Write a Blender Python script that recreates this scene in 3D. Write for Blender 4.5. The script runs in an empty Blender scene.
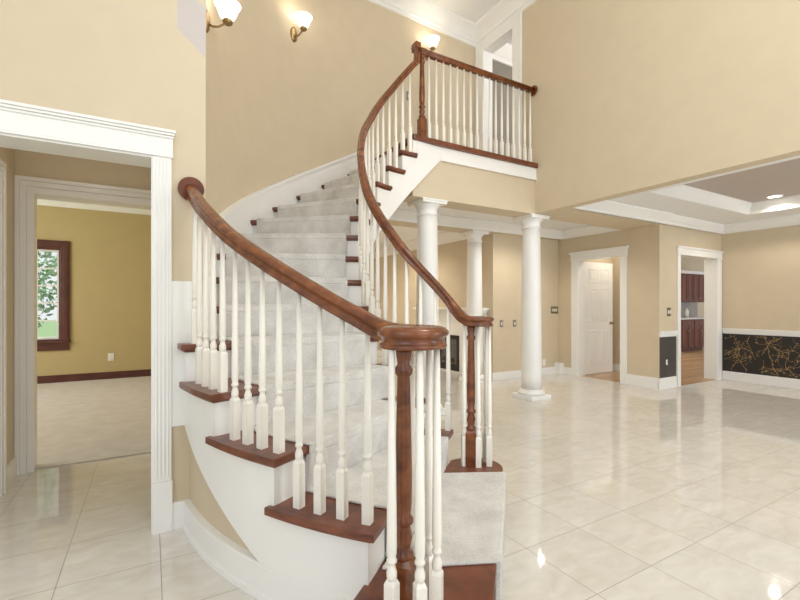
import bpy, bmesh, math, random
from mathutils import Vector
random.seed(7)
SC = bpy.context.scene
COL = SC.collection
PI = math.pi
EYE = 1.25

# ------------------------------------------------------------------ materials
def new_mat(name):
    m = bpy.data.materials.new(name); m.use_nodes = True
    nt = m.node_tree
    return m, nt, nt.nodes['Principled BSDF']

def srgb(r, g, b):
    def f(c):
        c /= 255.0
        return c / 12.92 if c <= 0.04045 else ((c + 0.055) / 1.055) ** 2.4
    return (f(r), f(g), f(b), 1.0)

def paint(name, col, rough=0.55, var=0.03, scale=6.0, bump=0.0):
    m, nt, b = new_mat(name)
    tc = nt.nodes.new('ShaderNodeTexCoord')
    n = nt.nodes.new('ShaderNodeTexNoise'); n.inputs['Scale'].default_value = scale
    n.inputs['Detail'].default_value = 4
    nt.links.new(tc.outputs['Object'], n.inputs['Vector'])
    r = nt.nodes.new('ShaderNodeValToRGB')
    c1 = [max(0, x * (1 - var)) for x in col[:3]] + [1]; c2 = [min(1, x * (1 + var)) for x in col[:3]] + [1]
    r.color_ramp.elements[0].color = c1; r.color_ramp.elements[1].color = c2
    r.color_ramp.elements[0].position = 0.3; r.color_ramp.elements[1].position = 0.7
    nt.links.new(n.outputs['Fac'], r.inputs['Fac'])
    nt.links.new(r.outputs['Color'], b.inputs['Base Color'])
    b.inputs['Roughness'].default_value = rough
    if bump:
        n2 = nt.nodes.new('ShaderNodeTexNoise'); n2.inputs['Scale'].default_value = 180
        nt.links.new(tc.outputs['Object'], n2.inputs['Vector'])
        bp = nt.nodes.new('ShaderNodeBump'); bp.inputs['Strength'].default_value = bump
        bp.inputs['Distance'].default_value = 0.01
        nt.links.new(n2.outputs['Fac'], bp.inputs['Height'])
        nt.links.new(bp.outputs['Normal'], b.inputs['Normal'])
    return m

def wood(name, dark, light, rough=0.25, stretch=(30, 30, 3), coat=0.4):
    m, nt, b = new_mat(name)
    tc = nt.nodes.new('ShaderNodeTexCoord')
    mp = nt.nodes.new('ShaderNodeMapping'); mp.inputs['Scale'].default_value = stretch
    n = nt.nodes.new('ShaderNodeTexNoise'); n.inputs['Scale'].default_value = 1.0
    n.inputs['Detail'].default_value = 6; n.inputs['Distortion'].default_value = 0.6
    r = nt.nodes.new('ShaderNodeValToRGB')
    r.color_ramp.elements[0].color = dark; r.color_ramp.elements[1].color = light
    r.color_ramp.elements[0].position = 0.3; r.color_ramp.elements[1].position = 0.72
    nt.links.new(tc.outputs['Object'], mp.inputs['Vector']); nt.links.new(mp.outputs['Vector'], n.inputs['Vector'])
    nt.links.new(n.outputs['Fac'], r.inputs['Fac']); nt.links.new(r.outputs['Color'], b.inputs['Base Color'])
    b.inputs['Roughness'].default_value = rough
    b.inputs['Coat Weight'].default_value = coat; b.inputs['Coat Roughness'].default_value = 0.12
    return m

def carpet(name, c1, c2, lo=0.36, hi=0.62):
    m, nt, b = new_mat(name)
    tc = nt.nodes.new('ShaderNodeTexCoord')
    n = nt.nodes.new('ShaderNodeTexNoise'); n.inputs['Scale'].default_value = 160; n.inputs['Detail'].default_value = 5
    n3 = nt.nodes.new('ShaderNodeTexNoise'); n3.inputs['Scale'].default_value = 7; n3.inputs['Detail'].default_value = 6
    mx = nt.nodes.new('ShaderNodeMath'); mx.operation = 'ADD'
    ml = nt.nodes.new('ShaderNodeMath'); ml.operation = 'MULTIPLY'; ml.inputs[1].default_value = 0.5
    nt.links.new(tc.outputs['Object'], n.inputs['Vector']); nt.links.new(tc.outputs['Object'], n3.inputs['Vector'])
    nt.links.new(n.outputs['Fac'], mx.inputs[0]); nt.links.new(n3.outputs['Fac'], mx.inputs[1])
    nt.links.new(mx.outputs[0], ml.inputs[0])
    r = nt.nodes.new('ShaderNodeValToRGB')
    r.color_ramp.elements[0].color = c1; r.color_ramp.elements[1].color = c2
    r.color_ramp.elements[0].position = lo; r.color_ramp.elements[1].position = hi
    nt.links.new(ml.outputs[0], r.inputs['Fac']); nt.links.new(r.outputs['Color'], b.inputs['Base Color'])
    b.inputs['Roughness'].default_value = 0.95
    b.inputs['Sheen Weight'].default_value = 0.2
    bp = nt.nodes.new('ShaderNodeBump'); bp.inputs['Strength'].default_value = 0.6; bp.inputs['Distance'].default_value = 0.01
    nt.links.new(n.outputs['Fac'], bp.inputs['Height']); nt.links.new(bp.outputs['Normal'], b.inputs['Normal'])
    return m

def marble_floor():
    m, nt, b = new_mat('marble_tile')
    L = nt.links; N = nt.nodes.new
    tc = N('ShaderNodeTexCoord'); sx = N('ShaderNodeSeparateXYZ'); L.new(tc.outputs['Object'], sx.inputs[0])
    def math_(op, a, v=None, bb=None):
        x = N('ShaderNodeMath'); x.operation = op
        L.new(a, x.inputs[0])
        if bb is not None: L.new(bb, x.inputs[1])
        elif v is not None: x.inputs[1].default_value = v
        return x.outputs[0]
    S = 0.4085
    ux = math_('DIVIDE', math_('SUBTRACT', sx.outputs['X'], 0.043 - 20 * S), S)
    uy = math_('DIVIDE', math_('SUBTRACT', sx.outputs['Y'], 1.195 - 30 * S), S)
    def edge(u):
        f = math_('FRACT', u)
        return math_('ABSOLUTE', math_('SUBTRACT', f, 0.5))     # 0.5 at the grout
    e = math_('MAXIMUM', edge(ux), bb=edge(uy))
    g = math_('GREATER_THAN', e, 0.5 - 0.0042)
    idn = math_('ADD', math_('MULTIPLY', math_('FLOOR', ux), 17.3), bb=math_('MULTIPLY', math_('FLOOR', uy), 5.7))
    wn = N('ShaderNodeTexWhiteNoise'); wn.noise_dimensions = '1D'; L.new(idn, wn.inputs['W'])
    # veins: coordinates shifted per tile
    vm = N('ShaderNodeVectorMath'); vm.operation = 'SCALE'; L.new(wn.outputs['Color'], vm.inputs[0]); vm.inputs['Scale'].default_value = 9.0
    va = N('ShaderNodeVectorMath'); va.operation = 'ADD'; L.new(tc.outputs['Object'], va.inputs[0]); L.new(vm.outputs[0], va.inputs[1])
    mp = N('ShaderNodeMapping'); mp.inputs['Rotation'].default_value = (0, 0, 0.5); mp.inputs['Scale'].default_value = (3.0, 7.0, 1)
    L.new(va.outputs[0], mp.inputs['Vector'])
    n = N('ShaderNodeTexNoise'); n.inputs['Scale'].default_value = 1.5; n.inputs['Detail'].default_value = 8; n.inputs['Distortion'].default_value = 1.2
    L.new(mp.outputs[0], n.inputs['Vector'])
    r = N('ShaderNodeValToRGB')
    r.color_ramp.elements[0].position = 0.25; r.color_ramp.elements[0].color = srgb(212, 205, 193)
    r.color_ramp.elements[1].position = 0.68; r.color_ramp.elements[1].color = srgb(226, 221, 212)
    L.new(n.outputs['Fac'], r.inputs['Fac'])
    hs = N('ShaderNodeHueSaturation'); L.new(r.outputs['Color'], hs.inputs['Color'])
    val = math_('ADD', math_('MULTIPLY', wn.outputs['Value'], 0.05), 0.975); L.new(val, hs.inputs['Value'])
    mx = N('ShaderNodeMix'); mx.data_type = 'RGBA'
    L.new(g, mx.inputs['Factor']); L.new(hs.outputs['Color'], mx.inputs['A']); mx.inputs['B'].default_value = srgb(150, 141, 125)
    L.new(mx.outputs['Result'], b.inputs['Base Color'])
    rg = math_('ADD', math_('MULTIPLY', g, 0.5), 0.045); L.new(rg, b.inputs['Roughness'])
    b.inputs['Specular IOR Level'].default_value = 0.85
    return m

def plank_floor():
    m, nt, b = new_mat('oak_planks')
    L = nt.links; N = nt.nodes.new
    tc = N('ShaderNodeTexCoord')
    br = N('ShaderNodeTexBrick'); br.inputs['Scale'].default_value = 1.0
    br.inputs['Brick Width'].default_value = 1.1; br.inputs['Row Height'].default_value = 0.09
    br.inputs['Mortar Size'].default_value = 0.002
    br.inputs['Color1'].default_value = srgb(192, 160, 122); br.inputs['Color2'].default_value = srgb(174, 140, 102)
    br.inputs['Mortar'].default_value = srgb(120, 80, 46)
    L.new(tc.outputs['Object'], br.inputs['Vector']); L.new(br.outputs['Color'], b.inputs['Base Color'])
    b.inputs['Roughness'].default_value = 0.25
    return m

def emit(name, col, strength):
    m, nt, b = new_mat(name)
    b.inputs['Base Color'].default_value = (0.9, 0.9, 0.88, 1)
    b.inputs['Emission Color'].default_value = col; b.inputs['Emission Strength'].default_value = strength
    b.inputs['Roughness'].default_value = 0.4
    return m

def metal(name, col, rough=0.3):
    m = paint(name, col, rough, 0.08, 25)
    m.node_tree.nodes['Principled BSDF'].inputs['Metallic'].default_value = 1.0
    return m

def glass(name):
    m, nt, b = new_mat(name)
    tr = nt.nodes.new('ShaderNodeBsdfTransparent'); gl = nt.nodes.new('ShaderNodeBsdfGlossy')
    gl.inputs['Roughness'].default_value = 0.02
    lw = nt.nodes.new('ShaderNodeLayerWeight'); lw.inputs['Blend'].default_value = 0.15
    mx = nt.nodes.new('ShaderNodeMixShader'); out = nt.nodes['Material Output']
    nt.links.new(lw.outputs['Fresnel'], mx.inputs[0]); nt.links.new(tr.outputs[0], mx.inputs[1]); nt.links.new(gl.outputs[0], mx.inputs[2])
    nt.links.new(mx.outputs[0], out.inputs['Surface'])
    return m

M = {}
M['wall'] = paint('tan_wall_paint', srgb(209, 193, 165), 0.6, 0.02)
M['pale'] = paint('cool_lit_wall_paint', srgb(196, 186, 180), 0.6, 0.02)  # cool daylight on the upper wall return, put into its colour
M['olive'] = paint('olive_wall_paint', srgb(190, 171, 122), 0.6, 0.02)
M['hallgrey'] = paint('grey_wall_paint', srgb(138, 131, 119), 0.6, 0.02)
M['white'] = paint('white_trim_paint', srgb(240, 238, 233), 0.32, 0.01)
M['cream'] = paint('cream_baluster_paint', srgb(239, 234, 223), 0.3, 0.01)
M['ceil'] = paint('white_ceiling_paint', srgb(238, 237, 234), 0.7, 0.01)
M['taupe'] = paint('taupe_ceiling_paint', srgb(186, 174, 164), 0.7, 0.02)
M['floor'] = marble_floor()
M['plank'] = plank_floor()
M['wood'] = wood('mahogany_stained_wood', srgb(84, 40, 16), srgb(140, 78, 36), 0.24, (16, 16, 16), 0.25)
M['tread'] = wood('mahogany_tread_wood', srgb(84, 40, 24), srgb(132, 74, 48), 0.34, (9, 9, 40), 0.15)
M['rosette'] = wood('mahogany_rosette_wood', srgb(84, 40, 20), srgb(122, 64, 32), 0.55, (16, 16, 16), 0.0)
M['darkwood'] = wood('dark_red_trim_wood', srgb(70, 30, 24), srgb(98, 48, 40), 0.35, (6, 6, 6))
M['cabinet'] = wood('cherry_cabinet_wood', srgb(92, 42, 16), srgb(126, 64, 28), 0.5, (20, 20, 3), 0.0)
M['carpet'] = carpet('pale_grey_carpet', srgb(192, 188, 182), srgb(228, 225, 219))
M['carpet2'] = carpet('beige_grey_carpet', srgb(190, 180, 168), srgb(226, 218, 208), 0.22, 0.74)
M['paper'] = paint('dark_wallpaper', srgb(38, 34, 31), 0.5, 0.25, 60)
M['paper2'] = paint('charcoal_mottled_wallpaper', srgb(74, 69, 65), 0.5, 0.2, 60)
M['gold'] = paint('gold_branch_print', srgb(176, 142, 92), 0.45, 0.15, 30)
M['brass'] = metal('aged_bronze', srgb(168, 142, 104), 0.35)
M['steel'] = metal('brushed_nickel', srgb(150, 142, 130), 0.4)
M['black'] = paint('black_metal', srgb(24, 23, 23), 0.35)
M['soot'] = paint('firebox_brick', srgb(92, 88, 82), 0.8, 0.2, 20)
M['shade'] = emit('frosted_lamp_glass', (1.0, 0.92, 0.80, 1), 2.6)
M['lens'] = emit('lamp_lens', (1.0, 0.95, 0.86, 1), 6.0)
M['glass'] = glass('window_glass')
M['leaf'] = paint('tree_leaves', srgb(128, 158, 96), 0.6, 0.4, 3)
M['leaf2'] = paint('blue_green_leaves', srgb(142, 172, 142), 0.6, 0.4, 3)
M['bark'] = paint('tree_bark', srgb(84, 66, 50), 0.9, 0.2, 12)
M['grass'] = paint('lawn_grass', srgb(64, 88, 46), 0.9, 0.3, 8)
M['plate'] = paint('outlet_plastic', srgb(236, 232, 222), 0.4, 0.01)
M['stone'] = paint('pale_stone_counter', srgb(226, 224, 218), 0.25, 0.05, 30)
M['tile'] = paint('grey_backsplash_tile', srgb(150, 142, 130), 0.4, 0.12, 20)

# ------------------------------------------------------------------ mesh builder
ORG = {}
JIT = random.Random(3)
class MB:
    def __init__(s): s.v = []; s.f = []; s.m = []; s.smooth = []
    def add(s, vs, fs, mi=0, sm=False):
        o = len(s.v); s.v += [Vector(p) for p in vs]
        for f in fs: s.f.append([o + i for i in f]); s.m.append(mi); s.smooth.append(sm)
    def box(s, x0, x1, y0, y1, z0, z1, mi=0):
        # hair-thin offsets so that abutting faces never coincide
        e = [JIT.uniform(-0.00045, 0.00045) for _ in range(6)]
        x0 += e[0]; x1 += e[1]; y0 += e[2]; y1 += e[3]; z0 += e[4]; z1 += e[5]
        vs = [(x, y, z) for z in (z0, z1) for y in (y0, y1) for x in (x0, x1)]
        s.add(vs, [(0, 2, 3, 1), (4, 5, 7, 6), (0, 1, 5, 4), (2, 6, 7, 3), (0, 4, 6, 2), (1, 3, 7, 5)], mi)
    def slab(s, x0, x1, y0, y1, z0, z1, mi=0):
        s.hexa([(x0, y0, z0), (x1, y0, z0), (x1, y1, z0), (x0, y1, z0)], [(x0, y0, z1), (x1, y0, z1), (x1, y1, z1), (x0, y1, z1)], mi)
    def obox(s, c, ux, uy, hx, hy, z0, z1, mi=0):
        c = Vector(c); ux = Vector(ux).normalized(); uy = Vector(uy).normalized()
        vs = []
        for z in (z0, z1):
            for sy in (-1, 1):
                for sx in (-1, 1):
                    p = c + ux * hx * sx + uy * hy * sy; vs.append((p.x, p.y, z))
        s.add(vs, [(0, 2, 3, 1), (4, 5, 7, 6), (0, 1, 5, 4), (2, 6, 7, 3), (0, 4, 6, 2), (1, 3, 7, 5)], mi)
    def prism(s, poly, z0, z1, mi=0):
        n = len(poly)
        vs = [(p[0], p[1], z0) for p in poly] + [(p[0], p[1], z1) for p in poly]
        s.add(vs, [tuple(range(n - 1, -1, -1)), tuple(range(n, 2 * n))] + [(i, (i + 1) % n, n + (i + 1) % n, n + i) for i in range(n)], mi)
    def lathe(s, prof, c=(0, 0, 0), n=20, mi=0, axis='z', cap=True, sm=True):
        """prof: list of (radius, height)"""
        c = Vector(c); vs = []
        for r, h in prof:
            for i in range(n):
                a = 2 * PI * i / n
                p = Vector((r * math.cos(a), r * math.sin(a), h))
                if axis == 'y': p = Vector((p.x, p.z, p.y))
                if axis == 'x': p = Vector((p.z, p.x, p.y))
                vs.append(c + p)
        fs = []
        for k in range(len(prof) - 1):
            for i in range(n):
                j = (i + 1) % n
                fs.append((k * n + i, k * n + j, (k + 1) * n + j, (k + 1) * n + i))
        s.add(vs, fs, mi, sm)
        if cap:
            o = len(s.v) - len(vs)
            s.f.append([o + i for i in range(n - 1, -1, -1)]); s.m.append(mi); s.smooth.append(False)
            s.f.append([o + (len(prof) - 1) * n + i for i in range(n)]); s.m.append(mi); s.smooth.append(False)
    def sweep(s, path, prof, mi=0, cap=True, sm=True, upv=(0, 0, 1), closed=False):
        """prof: list of (side, up); side is to the right of travel"""
        path = [Vector(p) for p in path]; n = len(prof); vs = []
        up0 = Vector(upv); last = None
        for i, p in enumerate(path):
            if closed: t = path[(i + 1) % len(path)] - path[i - 1]
            else: t = path[min(i + 1, len(path) - 1)] - path[max(i - 1, 0)]
            t.normalize()
            sd = t.cross(up0)
            if sd.length < 0.15 and last is not None: sd = last.copy()
            sd.normalize(); last = sd
            up = sd.cross(t).normalized()
            for a, b in prof: vs.append(p + sd * a + up * b)
        fs = []
        K = len(path) if closed else len(path) - 1
        for k in range(K):
            k2 = (k + 1) % len(path)
            for i in range(n):
                j = (i + 1) % n
                fs.append((k * n + i, k * n + j, k2 * n + j, k2 * n + i))
        s.add(vs, fs, mi, sm)
        if cap and not closed:
            o = len(s.v) - len(vs)
            s.f.append([o + i for i in range(n - 1, -1, -1)]); s.m.append(mi); s.smooth.append(False)
            s.f.append([o + (len(path) - 1) * n + i for i in range(n)]); s.m.append(mi); s.smooth.append(False)
    def tube(s, path, r, n=8, mi=0):
        s.sweep(path, [(r * math.cos(2 * PI * i / n), r * math.sin(2 * PI * i / n)) for i in range(n)], mi)
    def hexa(s, b, t, mi=0):
        """b, t: four bottom and four top points, same winding"""
        s.add(list(b) + list(t), [(3, 2, 1, 0), (4, 5, 6, 7), (0, 1, 5, 4), (1, 2, 6, 5), (2, 3, 7, 6), (3, 0, 4, 7)], mi)
    def build(s, name, mats, parent=None, origin=None, bevel=0, seg=2):
        if not isinstance(mats, (list, tuple)): mats = [mats]
        if parent is not None: org = ORG[parent.name]
        else: org = Vector(origin) if origin is not None else Vector((0, 0, 0))
        me = bpy.data.meshes.new(name)
        me.from_pydata([tuple(p - org) for p in s.v], [], s.f)
        for m in mats: me.materials.append(m)
        for p, mi, sm in zip(me.polygons, s.m, s.smooth): p.material_index = mi; p.use_smooth = sm
        bm = bmesh.new(); bm.from_mesh(me); bmesh.ops.recalc_face_normals(bm, faces=bm.faces); bm.to_mesh(me); bm.free()
        me.update()
        o = bpy.data.objects.new(name, me); COL.objects.link(o)
        if parent is not None: o.parent = parent; ORG[o.name] = org
        else: o.location = org; ORG[o.name] = org
        if bevel:
            md = o.modifiers.new('bevel', 'BEVEL'); md.width = bevel; md.segments = seg; md.limit_method = 'ANGLE'
            md.angle_limit = math.radians(40)
        return o

def empty(name, loc, label, cat, group=None):
    o = bpy.data.objects.new(name, None); COL.objects.link(o); o.location = loc
    o.empty_display_size = 0.1
    ORG[o.name] = Vector(loc)
    tag(o, label, cat, group); return o
def tag(o, label, cat, group=None):
    o['label'] = label; o['category'] = cat
    if group: o['group'] = group
    return o
def struct(name, mb, mats, origin=None, bevel=0):
    o = mb.build(name, mats, None, origin, bevel); o['kind'] = 'structure'; return o
def dup(root, loc, label):
    r = root.copy(); COL.objects.link(r); r.location = loc; r['label'] = label
    for ch in list(root.children):
        c = ch.copy(); COL.objects.link(c); c.parent = r
        for g in list(ch.children):
            d = g.copy(); COL.objects.link(d); d.parent = c
    return r

# ------------------------------------------------------------------ stair geometry
CX, CY, RS = 2.45, 2.95, 0.208
def T(a, R, z=0.0):
    # the inner edge is a slightly flattened circle
    if R < 1.4 and -20 < a < 70: R = R - 0.055 * math.sin(math.radians((a + 20) * 2)) ** 2 * min(1.0, (1.4 - R) / 0.2)
    if R < 1.4 and a < -20:
        q_ = min(1.0, (-20 - a) / 22); R -= 0.115 * q_ * q_ * (3 - 2 * q_) * min(1.0, (1.4 - R) / 0.2)
    t = math.radians(a); return Vector((CX - R * math.cos(t), CY + R * math.sin(t), z))
def tang(a):
    t = math.radians(a); return Vector((math.sin(t), math.cos(t), 0))
def A(k): return -52 + 10.3 * (k - 1)
SK = {1: 0, 2: 0.3, 3: 1.2, 4: 2.3, 5: 2.6, 6: 1.5, 7: 0.8, 8: 0.3}
def AN(k, R): return A(k) + SK.get(k, 0) * (R - 1.05) / 1.28
def nl(a): return RS * (1 + (a + 52) / 10.3)
BAL = 15 * RS
YL = 2.74          # face of the wall with the cased opening
XW = 4.40          # face of the tall right wall
XD = 6.58          # face of the wall with the six-panel door
YH = 4.05          # face of the balcony header
R_TO, R_TW, R_TI = 2.33, 2.15, 1.02
def RO(a): return R_TO if T(a, R_TO).y < YL - 0.005 else R_TW
A_W = math.degrees(math.asin((YL - 0.006 - CY) / R_TO))   # angle where the treads meet the wall

def interp(x, pts):
    if x <= pts[0][0]: return pts[0][1]
    for (x0, y0), (x1, y1) in zip(pts, pts[1:]):
        if x <= x1:
            t = (x - x0) / (x1 - x0); t = t * t * (3 - 2 * t) * 0.5 + t * 0.5
            return y0 + (y1 - y0) * t
    return pts[-1][1]
def frange(a, b, n): return [a + (b - a) * i / n for i in range(n + 1)]

def hull(pts):
    pts = sorted(set((round(p[0], 5), round(p[1], 5)) for p in pts))
    def half(ps):
        h = []
        for p in ps:
            while len(h) >= 2 and (h[-1][0] - h[-2][0]) * (p[1] - h[-2][1]) - (h[-1][1] - h[-2][1]) * (p[0] - h[-2][0]) <= 0: h.pop()
            h.append(p)
        return h
    a = half(pts); b = half(pts[::-1]); return a[:-1] + b[:-1]

stair = empty('staircase', (CX, CY, 0), 'curved white staircase with dark red-brown wooden treads rising from the marble floor to the balcony', 'staircase')

VL = Vector((0.735, 1.205, 0))     # left volute and newel
VR = Vector((1.86, 2.205, 0))      # right volute and newel
def circle(c, r, n=28): return [(c.x + r * math.cos(2 * PI * i / n), c.y + r * math.sin(2 * PI * i / n)) for i in range(n)]
def first_step(d, back):
    pts = circle(VL + Vector((0.02, 0.0, 0)), 0.245 - d) + circle(Vector((1.835, 2.19, 0)), 0.172 - d)
    pts += [T(A(2) + back, R_TO - d)[:2], T(A(2) + back, R_TI + d)[:2], T(-46, R_TO - d)[:2], T(-46, R_TI + d)[:2]]
    return hull(pts)
# treads
for k in range(1, 15):
    mb = MB(); z1 = k * RS; z0 = z1 - 0.032
    if k == 1:
        mb.prism(first_step(0, 1.2), z0, z1); mb.prism(first_step(0.022, 1.0), z0 - 0.014, z0 + 0.001)
    else:
        for ins, za, zb in ((0, z0, z1), (0.02, z0 - 0.014, z0 + 0.001)):
            ao = AN(k, R_TO if RO(A(k)) == R_TO else R_TW); a1o = AN(k + 1, R_TO if RO(A(k)) == R_TO else R_TW)
            outer = []
            op = RO(ao) == R_TO
            tail = 1.5 if op else 0.0            # the return nosing runs on past the next riser
            aa = frange(ao, a1o + tail, 10)
            for a in aa:
                if op and a > A_W: break
                outer.append((a, (R_TO - ins) if op else R_TW))
            if op and aa[-1] > A_W:
                outer.append((A_W, R_TO - ins)); outer.append((A_W, R_TW))
                outer += [(a, R_TW) for a in frange(A_W + 0.6, a1o + 1.2, 4)]
            elif op:
                outer.append((a1o + tail, 2.3025)); outer.append((a1o + 1.2, 2.3025))
            else: outer.append((a1o + 1.2, R_TW))
            pts = []
            for i, (a, R) in enumerate(outer):
                p = T(a, R)
                if i == 0: p = p + tang(a) * ins
                pts.append(p)
            ai, a1i = AN(k, R_TI), AN(k + 1, R_TI)
            pts.append(T(a1i + 1.9, 1.0475)); 
            if k < 14: pts.append(T(a1i + 3.2, 1.0475)); pts.append(T(a1i + 3.2, R_TI + ins))
            inner = frange(a1i + (1.8 if k < 14 else 1.5), ai, 6)
            for i, a in enumerate(inner):
                p = T(a, R_TI + ins)
                if i == len(inner) - 1: p = p + tang(ai) * ins
                pts.append(p)
            mb.prism([p[:2] for p in pts], za, zb)
    mb.build('tread', M['tread'], stair, bevel=0.009, seg=3)
# risers
def riser_pts(k, R, off=0.034): return T(AN(k, R), R) + tang(A(k)) * off
for k in range(1, 16):
    mb = MB()
    if k == 1:
        o_ = first_step(0.034, 0.6); mb.prism(o_, 0.0, RS - 0.036)
    else:
        a = A(k); ro = 2.30 if RO(a) == R_TO else 2.14
        p0, p1 = riser_pts(k, 1.05), riser_pts(k, ro); q0, q1 = riser_pts(k, 1.05, 0.05), riser_pts(k, ro, 0.05)
        zb = (k - 1) * RS - 0.03; zt = k * RS - 0.036
        b = [Vector((p.x, p.y, zb)) for p in (p0, p1, q1, q0)]; t = [Vector((p.x, p.y, zt)) for p in (p0, p1, q1, q0)]
        mb.hexa(b, t)
    mb.build('riser', M['white'], stair)
# cut stringers
def cut_string(R0, R1, a_start, a_end, drop):
    mb = MB()
    for k in range(1, 15):
        s0 = AN(k, R0) + math.degrees(0.036 / R0); s1 = AN(k + 1, R0) + math.degrees(0.036 / R0)
        s0 = max(s0, a_start); s1 = min(s1, a_end)
        if s1 <= s0: continue
        n = 6; aa = frange(s0, s1, n); zt = k * RS - 0.03
        for x, y in zip(aa, aa[1:]):
            bx, by = max(0.0, nl(x) - drop), max(0.0, nl(y) - drop)
            mb.hexa([T(x, R0, bx), T(y, R0, by), T(y, R1, by), T(x, R1, bx)], [T(x, R0, zt), T(y, R0, zt), T(y, R1, zt), T(x, R1, zt)])
    return mb
mb = cut_string(2.262, 2.296, -46, A_W, 0.565); mb.build('outer_stringer', M['white'], stair)
mb = cut_string(1.05, 1.085, -48, 91, 0.585)
xa = T(91, 1.05); zb0 = nl(91) - 0.585
mb.hexa([(xa.x, xa.y, zb0), (2.87, 4.03, 2.92), (2.87, YH, 2.92), (xa.x, YH, zb0)], [(xa.x, xa.y, BAL - 0.058), (2.87, 4.03, BAL - 0.058), (2.87, YH, BAL - 0.058), (xa.x, YH, BAL - 0.058)])
mb.build('inner_stringer', M['white'], stair)
# plaster underside
mb = MB(); aa = frange(-26, 92, 60)
for x, y in zip(aa, aa[1:]):
    ro = 2.275 if RO(y) == R_TO else 2.14
    zx, zy = max(0.001, nl(x) - 0.56), max(0.001, nl(y) - 0.56)
    mb.hexa([T(x, 1.082, zx), T(y, 1.082, zy), T(y, ro, zy), T(x, ro, zx)], [T(x, 1.082, zx + 0.02), T(y, 1.082, zy + 0.02), T(y, ro, zy + 0.02), T(x, ro, zx + 0.02)])
mb.build('plaster_underside', M['wall'], stair)
# landing nosing in wood + white fascia belongs to the balcony floor edge
mb = MB()
mb.prism([T(A(15), 1.02)[:2], (2.6, 3.985), (XW - 0.001, 3.995), (XW - 0.001, 4.10), (2.62, 4.10), (T(A(15), 1.12).x + 0.09, 4.06), T(A(15), 2.13)[:2], (T(A(15), 2.13).x - 0.085, T(A(15), 2.13).y), (T(A(15), 1.02).x - 0.02, T(A(15), 1.02).y)], BAL - 0.060, BAL)
mb.build('landing_nosing', M['tread'], stair, bevel=0.008)

# wall skirt that climbs with the stairs
def band(R0, R1, a0, a1, lo, hi, n=60):
    mb = MB(); aa = frange(a0, a1, n)
    for x, y in zip(aa, aa[1:]):
        mb.hexa([T(x, R0, lo(x)), T(y, R0, lo(y)), T(y, R1, lo(y)), T(x, R1, lo(x))], [T(x, R0, hi(x)), T(y, R0, hi(y)), T(y, R1, hi(y)), T(x, R1, hi(x))])
    return mb
def merge(a, b):
    o = len(a.v); a.v += b.v; a.f += [[i + o for i in f] for f in b.f]; a.m += b.m; a.smooth += b.smooth
mb = band(2.13, 2.177, -3.5, 88, lambda a: nl(a) - 0.30, lambda a: nl(a) + 0.20)
merge(mb, band(2.115, 2.177, -3.5, 88, lambda a: nl(a) + 0.20, lambda a: nl(a) + 0.235))
mb.build('wall_skirt', M['white'], stair)

# carpet runner
mb = MB(); th = 0.013
for k in range(1, 15):
    a0, a1 = A(k), A(k + 1); z = k * RS
    ri, ro = 1.135, 2.06
    if 4 < k < 13: ri = 1.17
    if k == 1: ri, ro = 1.26, 2.20
    if k in (2, 3): ri, ro = 1.22, 2.13
    aa = frange(a0, a1, 6)
    if k == 1:
        f0 = Vector((1.835, 2.19, 0)) + Vector((0.716, -0.698, 0)) * 0.180
        g0 = VL + Vector((0.02, 0, 0)) + Vector((0.716, -0.698, 0)) * 0.252
        d = (g0 - f0).normalized()
        p_out = f0 + d * 1.06 ; p_in = f0 + d * 0.085
        b_out = T(a1, ro) + tang(a1) * 0.03; b_in = T(a1, ri) + tang(a1) * 0.03
        mb.prism([p_out[:2], p_in[:2], b_in[:2], b_out[:2]], z, z + th)
        n_ = Vector((0.716, -0.698, 0)) * 0.012
        mb.prism([(p_out + n_)[:2], (p_in + n_)[:2], (p_in - n_)[:2], (p_out - n_)[:2]], 0.004, z + th)
    else:
        n0 = lambda R, o=-0.012: T(AN(k, R), R) + tang(a0) * o
        ao, a1o = AN(k, ro), AN(k + 1, ro)
        pts = [n0(ro)] + [T(a, ro) for a in frange(ao, a1o, 6)[1:-1]] + [T(a1o, ro) + tang(a1) * 0.034, T(a1, ri) + tang(a1) * 0.034] + [T(a, ri) for a in frange(a0, a1, 6)[1:-1][::-1]] + [n0(ri)]
        mb.prism([p[:2] for p in pts], z, z + th)
        # the runner falls from the nosing to the foot of the riser
        def zz(p, h): return Vector((p.x, p.y, h))
        lo_, zb_ = 0.006, z - RS + th - 0.002
        mb.hexa([zz(n0(ro, lo_), zb_), zz(n0(ri, lo_), zb_), zz(n0(ri, 0.033), zb_), zz(n0(ro, 0.033), zb_)],
                [zz(n0(ro), z - 0.034), zz(n0(ri), z - 0.034), zz(n0(ri, 0.02), z - 0.034), zz(n0(ro, 0.02), z - 0.034)])
        w = [n0(ro), n0(ri), n0(ri, 0.004), n0(ro, 0.004)]
        mb.prism([p[:2] for p in w], z - 0.035, z + 0.004)
k = 15
w = [riser_pts(k, 2.06, 0.02), riser_pts(k, 1.135, 0.02), riser_pts(k, 1.135, 0.033), riser_pts(k, 2.06, 0.033)]
mb.prism([p[:2] for p in w], 14 * RS + th, 15 * RS - 0.036)
o = mb.build('stair_runner', M['carpet'], None, (CX, CY, 0), bevel=0.006)
tag(o, 'pale grey carpet runner fixed over the middle of the curved stair treads', 'carpet runner')

# ------------------------------------------------------------------ balustrades
_h = [(0.024, -0.035), (0.028, -0.031), (0.029, -0.025), (0.026, -0.021), (0.022, -0.018), (0.020, -0.008), (0.024, 0.001), (0.032, 0.006), (0.0345, 0.013), (0.033, 0.021), (0.024, 0.030), (0.011, 0.0345), (0.0, 0.036)]
RAILP = _h + [(-a, b) for a, b in _h[-2::-1]]
def scalep(s): return [(a * s, b * s) for a, b in RAILP]

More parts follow.
